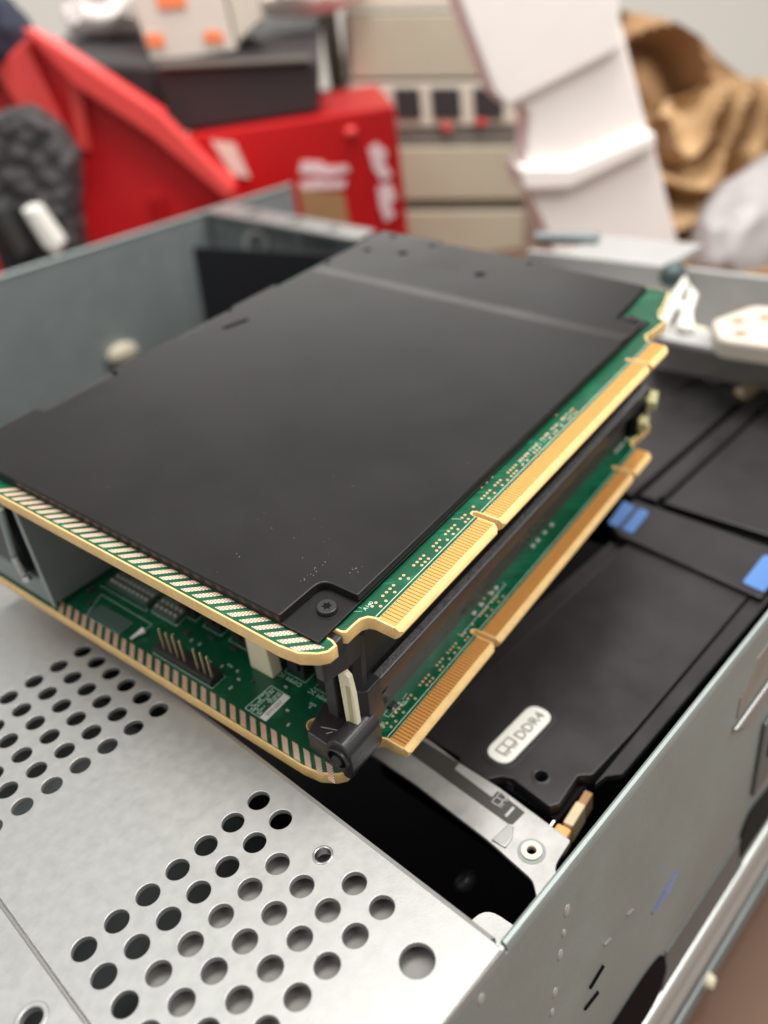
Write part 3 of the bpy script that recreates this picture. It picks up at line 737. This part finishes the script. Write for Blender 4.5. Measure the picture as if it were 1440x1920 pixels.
# post at the corner (slanting face), top cross piece going through the slot of the upper card
post = MB(kk)
post.prism([(-5.6, 8.2), (-5.6, 6.2), (-3.4, 3.6), (2.2, 3.8), (2.4, 8.2)], -DZ + 6, -22.0, top=[(-4.9, 8.4), (-4.9, 6.6), (-2.8, 4.2), (2.2, 4.2), (2.4, 8.4)])
post.prism([(-4.9, 8.4), (-4.9, 6.6), (-2.8, 5.4), (-0.9, 5.6), (-0.9, 8.4)], -22.0, -5.0, top=[(-2.6, 8.6), (-2.6, 6.8), (-1.4, 5.9), (0.2, 6.0), (0.2, 8.6)])
post.build('corner_post', M['plastic2'], lo, bev=0.25)
MB(kk).prism([(-12.4, 7.2), (-6.4, 5.6), (-0.6, 5.8), (-0.6, 9.6), (-12.4, 9.8)], -12, -3.7).build('post_head', M['plastic'], lo, bev=0.5)
MB(kk).box(-9.75, -7.35, 5.2, 9.2, -3.7, -0.9).build('slot_tongue', M['plastic2'], lo, bev=0.4)
MB(kk).box(-0.6, 12.5, 7.0, 9.2, -21, -3.8).build('frame_web', M['plastic'], lo, bev=0.2)
MB(kk).tube([(-1.8, 5.0, -4.6), (1.4, 5.6, -4.6)], 0.8, 12).build('frame_pin', M['plastic2'], lo, smooth=True)
cp = MB(kk)
cp.prism([(8.0, -34.0), (4.6, -33.0), (4.9, -20), (5.6, -14.5), (8.0, -12.5), (8.8, -13)], -6.9, -5.4, axis=lambda a, b, c: (c, a, b))
cr = cp.build('white_connector', M['cream'], lo, bev=0.25)
MB(kk).box(-7.02, -6.88, 5.6, 6.7, -31.5, -17.5).build('connector_slot', mat('olive_cream_shade', rgb(190, 184, 140), 0.6), cr)
MB(kk).prism([(3.4, 9.2), (-5, 9.6), (-7.6, 9.6), (-7.6, 12.6), (3.4, 12.6)], -30, -8).build('frame_block', M['plastic'], lo, bev=0.3)
# latch block with round barrel and bolt
lk = MB(kk)
lk.prism([(-12.6, 15.6), (-13.0, 8.0), (-3.6, 7.0), (-1.4, 12.6), (-3.6, 18.2)], z0, z0 + 6.2)
lk.prism(rounded([(9.0, -DZ - 0.8), (9.0, -DZ + 8.2), (7.2, -DZ + 10.4), (4.4, -DZ + 10.5), (2.2, -DZ + 8.4), (1.8, -DZ + 2), (2.9, -DZ - 1.4)], 1.2, 4), -13.4, -1.8, axis=lambda a, b, c: (c, a, b))
lkb = lk.build('latch_block', M['plastic2'], lo, bev=0.4)
MB(kk).cyl((-13.5, 5.5, -DZ + 5.3), 2.6, .3, axis=(1, 0, 0), n=24).build('barrel_bore', M['dark'], lkb)
MB(kk).cyl((-14.6, 5.5, -DZ + 4.9), 1.6, 3.2, axis=(1, 0, 0), n=8).build('latch_bolt', M['plastic2'], lkb, bev=.45)
MB(kk).cyl((-14.3, 5.5, -DZ + 5.3), 3.15, 1.2, axis=(1, 0, 0), n=28, rin=2.6).build('bore_rim', M['plastic2'], lkb, bev=.2, smooth=True)
MB(kk).cyl((-4.6, 12.6, z0 + 6.15), .95, .3, n=18, rin=.7).cyl((-4.6, 12.6, z0 + 6.12), .7, .12, n=18).build('moulded_ring', M['plastic'], lkb, bev=.08)
MB(kk).tube([(-9.6, 13.8, z0 + 6.2), (-8.0, 9.4, z0 + 6.2)], .1, 5).tube([(-10.4, 11.6, z0 + 6.2), (-9.2, 10.6, z0 + 6.2)], .1, 5).build('moulded_marks', M['inkl'], lkb)
# grey metal divider at the left end, with its folded front edge and the thumbscrew beside it
dv = MB(kk).prism([(-16.0, -38.5), (-16.0, -3.7), (12, -3.7), (12, z0 + .0)], 109.6, 110.3, axis=lambda a, b, c: (a, c, b)).build('metal_divider', M['innerzinc'], lo)
MB(kk).prism([(-16.3, z0), (-16.3, -3.7), (-15.6, -3.7), (-15.6, z0)], 109.4, 111.4, axis=lambda a, b, c: (a, c, b)).build('folded_edge', M['zincwall'], dv, bev=.15)
MB(kk).box(-16.2, 12, 111.8, 140, -39.9, -30.5).build('end_block', M['innerzinc'], lo, bev=.8)
MB(kk).box(-16.5, 10, 118, 140, -30, -4.5).build('end_housing', M['plastic'], lo, bev=.8)
MB(kk).tube([(-17.6, 114.6, -4.6), (-17.5, 117.4, -16), (-17.4, 120.0, -27)], 1.1, 10).build('release_lever', M['zincwall'], lo, smooth=True)
sp_ = MB(kk)
for k in range(7): sp_.cyl((-17.8, 117.6 - k * .16, -23.2 - k * .85), 1.35, .5, axis=(0, .15, 1), n=16)
sp_.cyl((-17.8, 119, -8), 1.6, 4, n=16).cyl((-17.8, 116.2, -30.6), 1.5, 1.4, n=16, r2=.9)
sp_.build('thumbscrew', M['steel'], lo, smooth=True)
# clips at the far end of the lower card
MB(kk).box(152, 166, 6, 30, z0, -26).build('frame_end', M['dark'], lo, bev=.5)
for (x, z) in ((161, -30.5), (155, -36.0)): MB(kk).box(x, x + 9, 3.0, 6.5, z - 2.6, z + 1.0, rot=.3).build('end_clip', mat('pale_laminate', rgb(196, 190, 140), .5), lo, bev=.6)

# ---- upper card
up = thing('memory_riser_card', 'upper riser card under a large flat black cover plate with gold edge contacts', 'circuit board', frame((-10, 20, -TH)), 'stacked memory riser cards')
UB = Vector((-10, 20, -TH))
pcbu, mku, sku = make_board(up, 0.0)
vias(pcbu, 0.0, 3.2, 100)
pads(pcbu, 0.0, False, 7.2, 30, ())
rline(sku, [(-1.2, 7.2), (-0.1, 5.6)], .07, 0.05); rline(sku, [(0.4, 7.6), (0.6, 6.2)], .07, 0.05)
for x in range(66, 96, 3):
    rline(sku, [(x, 3.4), (x, 5.0), (x + 1.2, 5.0), (x + 1.2, 3.4)], .12, 0.05)
rline(sku, [(36.5, 6.6), (37.2, 5.4), (37.4, 4.6)], .1, 0.05)
sku.build('silkscreen', M['silk'], pcbu)
# cover plate: thin base flange + raised plateau with screw recess
fl = [(-12.7, 140), (-12.7, 7.0), (159.2, 7.4), (159.2, 17.0), (184, 18.5), (185.5, 60), (188.5, 62), (188.5, 104), (186, 106.5), (190, 108), (190, 140)]
cv = MB(kk).plate(fl, [], 0.15, 0.95, 0.12).build('cover_plate', M['black'], up)
pl_lo = rounded([(-12.65, 139), (-12.65, 17.3), (0.8, 16.9), (0.9, 7.3), (137, 7.5), (137, 136), (120, 136), (119.5, 139), (96, 139), (95.5, 136.8), (70, 136.8), (69.5, 139), (42, 139), (41.5, 135), (14, 135), (13.5, 139)],
                [.5, .5, 3.0, .6, .2, .2] + [.4] * 10, 5)
plateau = MB(kk).plate(pl_lo, [], 0.9, 3.0, 0.35).build('raised_cover', M['black'], up)
# the cover folds down to a lower band at its far end
MB(kk).prism([(136.2, 1.0), (136.2, 3.02), (138.0, 3.0), (141, 2.5), (144.5, 1.93), (145.5, 1.9), (145.5, 1.0)], 8.0, 135.6, axis=lambda a, b, c: (a, c, b)).build('cover_fold', M['black'], up, smooth=True)
far = rounded([(145.0, 8.0), (153.8, 8.0), (154.2, 17.4), (183.8, 19), (185.3, 60), (188, 62), (188, 104), (185.8, 106.8), (189.6, 108), (189.6, 139), (150, 139), (149.5, 135.5), (145.0, 135.5)], .4, 3)
MB(kk).plate(far, [], 0.9, 1.9, 0.15).build('cover_far_band', M['black'], up)
for (x, y, r_) in ((171.5, 115.9, 2.1), (166.2, 76.6, 2.1), (167.7, 131, 1.6), (184.0, 65.3, 1.1), (186, 131, 1.6), (184.0, 110.0, 1.3)):
    MB(kk).cyl((x, y, 1.85), r_, 0.12, n=20).build('cover_hole', M['dark'], up)
MB(kk).box(82, 92, 126.3, 128.2, 2.9, 3.12, rot=-.25).build('cover_hole', M['dark'], up)
for (x0, x1) in ((14, 41), (70, 95)):
    MB(kk).box(x0, x1, 133.2, 139.5, -3.0, 2.2).build('side_clip', M['plastic'], up, bev=.5)
MB(kk).box(-2.4, -0.2, 132.5, 137, -2, 2.2).build('blue_tab', M['blue'], up, bev=.5)


def screw(x, y, z, r):
    s_ = MB(kk).cyl((x, y, z), r, 1.15, n=32, r2=r * .93)
    b = s_.build('cover_screw', M['blackedge'], up, bev=.22, smooth=True)
    MB(kk).cyl((x, y, z - .1), r * 1.3, .16, n=32).build('washer', M['black'], b)
    star = []
    for i in range(12):
        a = math.pi * i / 6 + .2; rr = r * (.52 if i % 2 == 0 else .3); star.append((x + rr * math.cos(a), y + rr * math.sin(a)))
    MB(kk).prism(star, z + 1.14, z + 1.19).build('star_socket', M['dark'], b)
    MB(kk).cyl((x, y, z + 1.14), r * .62, .04, n=24, rin=r * .56).build('socket_ring', M['plastic2'], b)


screw(-4.4, 11.5, .95, 2.35)
screw(156.8, 12.9, .95, 2.0)
# scuffs of bare paint on the cover
sf = MB(kk); rs_ = random.Random(11)
for (cx, cy, n, sx, sy) in ((0.6, 20.0, 15, 1.5, .7), (6.6, 12.4, 12, 1.2, .9), (8.5, 27, 8, 2.5, 2.5), (20, 34, 5, 8, 8), (60, 60, 8, 40, 30), (9, 43, 4, 2, 4), (-4, 36, 3, 3, 3)):
    for _ in range(n):
        x = cx + rs_.gauss(0, sx); y = cy + rs_.gauss(0, sy); r_ = rs_.uniform(.03, .13); a = rs_.uniform(0, 3)
        if x < 1.2 and y < 17.2: continue
        sf.prism([(x - r_ * 2 * math.cos(a), y - r_ * 2 * math.sin(a)), (x + r_ * .6 * math.sin(a), y - r_ * .6 * math.cos(a)), (x + r_ * 2 * math.cos(a), y + r_ * 2 * math.sin(a)), (x - r_ * .6 * math.sin(a), y + r_ * .6 * math.cos(a))], 3.0, 3.02)
sf.build('paint_scuffs', mat('bare_scuff', rgb(150, 146, 140), .6), plateau)

# shift card-coordinate parts so that they sit under their base empties
for root, base in ((lo, BASE), (up, UB)):
    for o in root.children: o.location = -base * kk

# ================================================================== BENCH AND BACKGROUND


def bgp(r, d, z): 
    p = Vector((CAM.x, CAM.y, 0)) + RH * r + FH * d
    return (p.x, p.y, z)


def bgprism(poly, d0, d1, taper=1.0):
    """poly in (right, height) at distance d0..d1 from the viewer's side of the bench"""
    mb = MB(); mb.prism(poly, d0, d1, axis=lambda a, b, c: bgp(a, c, b)); return mb


TZ = -123
tb = MB().box(-900, 1500, -600, 1500, TZ - 20, TZ).build('bench_top', M['table'], None); tag(tb, None, kind='structure')
fw = MB(); fw.prism([(-2400, TZ - 600), (2800, TZ - 600), (2800, 900), (-2400, 900)], 2600, 2620, axis=lambda a, b, c: bgp(a, c, b))
tag(fw.build('wall', M['wall'], None), None, kind='structure')


def crumple(mb, c, rx, ry, rz, amp, freq, seed, n=5):
    from mathutils import noise
    t = bmesh.new(); bmesh.ops.create_icosphere(t, subdivisions=n, radius=1.0)
    off = Vector((seed * 3.1, seed * 1.7, seed))
    vm = {}
    for v in t.verts:
        p = v.co.normalized(); q = p * freq + off
        r_ = noise.noise(q * .5) * 1.2 + (0.5 - abs(noise.noise(q))) * 1.3 + (0.4 - abs(noise.noise(q * 2.3))) * .5
        p = p * (1 + amp * r_)
        vm[v.index] = mb.bm.verts.new((Vector(c) + Vector((p.x * rx, p.y * ry, p.z * rz))) * mb.k)
    for f in t.faces: mb.bm.faces.new([vm[v.index] for v in f.verts])
    t.free(); return mb


def one(mb, name, m, label, cat, bev=0.0, smooth=False, group=None):
    return tag(mb.build(name, m, None, bev=bev, smooth=smooth), label, cat, group)


def under(parent, mb, name, m, bev=0.0, smooth=False):
    """a part written in world units, attached to a thing that has its own origin"""
    o = mb.build(name, m, parent, bev=bev, smooth=smooth); o.location = -parent.location; return o


# red crate, left
cr_ = one(bgprism([(-270, TZ), (-270, 99), (-191, 98), (-174, 106), (-168, 106), (-106, 53), (-108, 45), (-69, 4), (-69, TZ)], 598, 638), 'red_crate', M['red'], 'red plastic crate leaning behind the left chassis wall', 'crate', bev=2)
under(cr_, bgprism([(-171, 111), (-166, 111), (-103, 57), (-66, 6), (-72, -2), (-112, 44), (-150, 78)], 582, 600), 'crate_rim', M['redlight'], bev=2)
under(cr_, bgprism([(-198, 92), (-172, 106), (-161, 30), (-172, 28)], 589, 600), 'crate_flap', M['redlight'], bev=2)
under(cr_, bgprism([(-154, 90), (-145, 85), (-154, 39), (-161, 44)], 589, 600), 'crate_rib', M['redlight'], bev=1)
under(cr_, bgprism([(-124, 7), (-116, 7), (-116, -50), (-124, -50)], 593, 600), 'crate_slot', M['reddark'], bev=1)
# pebbled foam block
fo = one(bgprism([(-214, TZ), (-214, 55), (-189, 72), (-174, 73), (-160, 60), (-154, 41), (-164, 7), (-184, TZ)], 541, 575), 'packing_foam', M['foamb'], 'black pebbled foam block in front of the red crate', 'foam block', bev=3)
tl = thing('hand_tool', 'black and white handled tool at the left edge above the chassis wall', 'tool', Matrix.Translation(Vector(bgp(-165, 455, 0)) * S))
for nm, poly, mm in (('tool_body', [(-209, -85), (-209, 21), (-184, 26), (-175, 7), (-184, -39), (-190, -85)], M['plastic']), ('tool_grip', [(-184, 23), (-175, 23), (-167, 0), (-172, -7), (-178, 0)], M['white']), ('tool_jaw', [(-202, 26), (-193, 26), (-187, -2), (-195, -7)], M['sticker'])):
    o = bgprism(poly, 518 if nm != 'tool_body' else 523, 534).build(nm, mm, tl, bev=2); o.location = -tl.location
# red box with printing
rb = one(bgprism([(-100, TZ), (-100, 35), (49, 35), (49, TZ)], 640, 830), 'red_box', M['reddark'], 'glossy red cardboard box with white printing under the black case', 'box', bev=2)
for nm, poly, mm in (('white_print', [(-25, 0), (-22, 8), (-8, 6), (-4, 2), (10, 1), (12, -3), (-2, -5), (-14, -2)], M['pink']), ('white_print', [(-26, -6), (-12, -5), (-6, -8), (8, -9), (6, -14), (-14, -12), (-25, -11)], M['pink']), ('brown_patch', [(-27, -10), (5, -18), (6, -40), (-27, -40)], M['card']), ('white_print', [(27, 10), (33, 13), (40, 6), (37, -2), (42, -10), (34, -13), (29, -4)], M['pink']), ('white_print', [(30, -17), (40, -15), (43, -26), (37, -31), (41, -38), (33, -42), (30, -30)], M['pink']), ('small_print', [(-82, 30), (-66, 26), (-60, 2), (-72, 6)], M['carton'])):
    under(rb, bgprism(poly, 638.5, 639.9), nm, mm)
under(rb, MB().dome(bgp(16, 640, 22), 5, 5, 4), 'round_sticker', M['redlight'], smooth=True)
# black case on the red box
_b = [bgp(r_, d_, z_) for r_, d_, z_ in ((-112, 655, 35.5), (-112, 655, 79), (-190, 900, 35.5), (-190, 900, 108), (-4, 655, 35.5), (2, 655, 68), (0, 900, 35.5), (10, 900, 92))]
bb = one(MB().hex(_b).hex([bgp(r_, d_, z_) for r_, d_, z_ in ((-200, 668, 60), (-200, 668, 94), (-215, 890, 60), (-215, 890, 108), (-113, 660, 50), (-113, 660, 80), (-170, 899, 50), (-170, 899, 107))]), 'black_case', M['blackbox'], 'wide matt black case lying on the red box', 'case', bev=3)
under(bb, bgprism([(-108, 77), (-108, 80), (-4, 71.5), (-4, 68)], 650, 656), 'case_lip', M['grey'], bev=1)
# pale carton on the black case
ct = one(bgprism([(-118, 80), (-124, 135), (-60, 135), (-57, 80)], 690, 760), 'carton', M['carton'], 'pale cardboard carton with orange printing on the black case', 'carton', bev=1)
under(ct, bgprism([(-104, 112), (-104, 135), (-85, 135), (-85, 111)], 688.5, 689.8), 'orange_print', M['orange'])
under(ct, bgprism([(-118, 90), (-118, 98), (-106, 97), (-106, 89)], 688.5, 689.8), 'orange_print', M['orange'])
under(ct, bgprism([(-78, 88), (-76, 95), (-64, 93), (-64, 86)], 688.5, 689.8), 'orange_print', M['orange'])
under(ct, bgprism([(-56, 84), (-58, 135), (-34, 135), (-36, 96)], 700, 780), 'carton_side', M['beige2'], bev=1)
for (r_, z_, w_, lab) in ((-158, 112, 34, 'crumpled white plastic bag left of the pale carton'), (0, 108, 40, 'crumpled white plastic bag right of the pale carton')):
    mb = crumple(MB(), bgp(r_, 800, z_ + 8), w_, w_, 24, .25, 2.2, r_ + 1, 4)
    one(mb, 'plastic_bag', M['foamw'], lab, 'bag', smooth=True, group='white plastic bags')
nv = crumple(MB(), bgp(-205, 600, 112), 30, 22, 26, .25, 2.0, 4, 4); one(nv, 'dark_cloth', M['navy'], 'dark navy cloth bundle at the top left corner', 'cloth', smooth=True)
for k in range(1):
    ps = thing('equipment_stack', 'stack of beige machines with a row of dark drive openings', 'machine stack', Matrix.Translation(Vector(bgp(100, 810, TZ)) * S))
    def pp(nm, poly, mm, d0=800, d1=960, bev=1.5):
        o = bgprism(poly, d0, d1).build(nm, mm, ps, bev=bev); o.location = -ps.location; return o
    pp('upper_case', [(32, 90), (152, 76), (158, 26), (26, 42)], M['beige'])
    pp('upper_lid', [(24, 125), (165, 112), (158, 80), (31, 93)], M['beige2'], 806)
    pp('drive_frame', [(24, 40), (162, 23), (170, -13), (24, 3)], M['beige2'], 801)
    for (a, b) in ((62, 84), (94, 119), (131, 156)):
        pp('drive_opening', [(a, 31 - (a - 60) * .13), (b, 31 - (b - 60) * .13), (b, 7 - (b - 60) * .13), (a, 7 - (a - 60) * .13)], M['blackbox'], 798, 801.5, 1)
    pp('middle_band', [(30, 0), (172, -16), (176, -33), (30, -14)], M['grey'], 803)
    for a in (101, 132): pp('red_mark', [(a, -3), (a + 8, -4), (a + 8, -9), (a, -8)], M['redlight'], 797, 801, .5)
    pp('lower_case', [(60, -17), (176, -32), (176, -78), (60, -63)], M['beige'], 800)
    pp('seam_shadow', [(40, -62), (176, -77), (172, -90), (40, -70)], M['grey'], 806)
    pp('base_case', [(40, -70), (172, -88), (170, TZ), (40, TZ)], M['beige'], 800)
pt = bgprism([(10, TZ), (8, 140), (24, 140), (28, TZ)], 930, 950)
one(pt, 'shelf_post', mat('dark_brown_metal', rgb(74, 66, 58), .5), 'dark upright post between the black case and the beige machines', 'post')
# white polystyrene packing
fm = thing('polystyrene_packing', 'tall stepped white polystyrene block leaning behind the chassis', 'packing foam', Matrix.Translation(Vector(bgp(170, 560, TZ)) * S))
for nm, poly, d0 in (('upper_block', [(70, 140), (175, 140), (183, 56), (112, 33), (104, 42)], 559), ('middle_block', [(112, 50), (184, 70), (206, -2), (152, -18), (123, -3), (126, 26)], 565), ('lower_block', [(118, -4), (125, -16), (150, -16), (206, 0), (230, -80), (234, TZ), (160, TZ), (136, -46)], 563), ('foam_lip', [(116, -1), (120, -17), (150, -20), (206, -2), (204, 8), (150, -6)], 556)):
    o = bgprism(poly, d0, 600).build(nm, M['foamw'], fm, bev=2.5); o.location = -fm.location
# brown packing paper and clear bag on the right
bpn = thing('packing_paper', 'crumpled brown packing paper heap at the right behind the polystyrene', 'packing paper', Matrix.Translation(Vector(bgp(320, 780, TZ)) * S))
from mathutils import noise


def folded_sheet(mb, r0, r1, ztop, zbot, d, folds, amp, seed, thick=2.0, nu=46, nv=40):
    """a sheet of stiff paper hanging in diagonal folds, with real thickness"""
    rows = [[], []]
    for k in range(2):
        for i in range(nu + 1):
            col = []
            for j_ in range(nv + 1):
                u = i / nu; v = j_ / nv
                r_ = r0 + (r1 - r0) * u; zt = ztop(u); z_ = zt + (zbot - zt) * v
                ph = (v * 1.5 + u * .8) * folds + noise.noise(Vector((u * 2.5, v * 2.5, seed))) * 1.6
                tri = abs((ph % 1.0) * 2 - 1)
                dd = d - amp * tri + 6 * noise.noise(Vector((u * 7, v * 7, seed + 5))) + k * thick
                col.append(mb.bm.verts.new(Vector(bgp(r_, dd, z_)) * mb.k))
            rows[k].append(col)
    for k in range(2):
        for i in range(nu):
            for j_ in range(nv):
                mb.bm.faces.new((rows[k][i][j_], rows[k][i + 1][j_], rows[k][i + 1][j_ + 1], rows[k][i][j_ + 1]))
    for i in range(nu):
        for j_ in (0, nv): mb.bm.faces.new((rows[0][i][j_], rows[0][i + 1][j_], rows[1][i + 1][j_], rows[1][i][j_]))
    for j_ in range(nv):
        for i in (0, nu): mb.bm.faces.new((rows[0][i][j_], rows[0][i][j_ + 1], rows[1][i][j_ + 1], rows[1][i][j_]))
    return mb


f1 = folded_sheet(MB(), 236, 470, lambda u: 68 - 130 * u ** 1.1 + 6 * math.sin(u * 9), -125, 770, 2.4, 46, 3)
o = f1.build('paper_sheet', M['card'], bpn); o.location = -bpn.location
f2 = folded_sheet(MB(), 262, 440, lambda u: -8 + 34 * math.sin(u * 3.0) - 40 * u, -125, 742, 1.6, 34, 9)
o = f2.build('paper_sheet', mat('light_kraft_paper', rgb(188, 154, 112), 0.75, 0, var=0.1, vscale=9), bpn); o.location = -bpn.location
cb = crumple(MB(), bgp(345, 676, -94), 96, 40, 50, .10, 1.5, 12)
one(cb, 'clear_bag', M['bag'], 'clear plastic bag of pale parts at the right behind the chassis', 'bag', smooth=True)
bx = bgprism([(250, TZ), (250, -106), (380, -112), (380, TZ)], 600, 700)
one(bx, 'brown_box', M['card'], 'low brown cardboard box under the clear bag', 'box', bev=2)
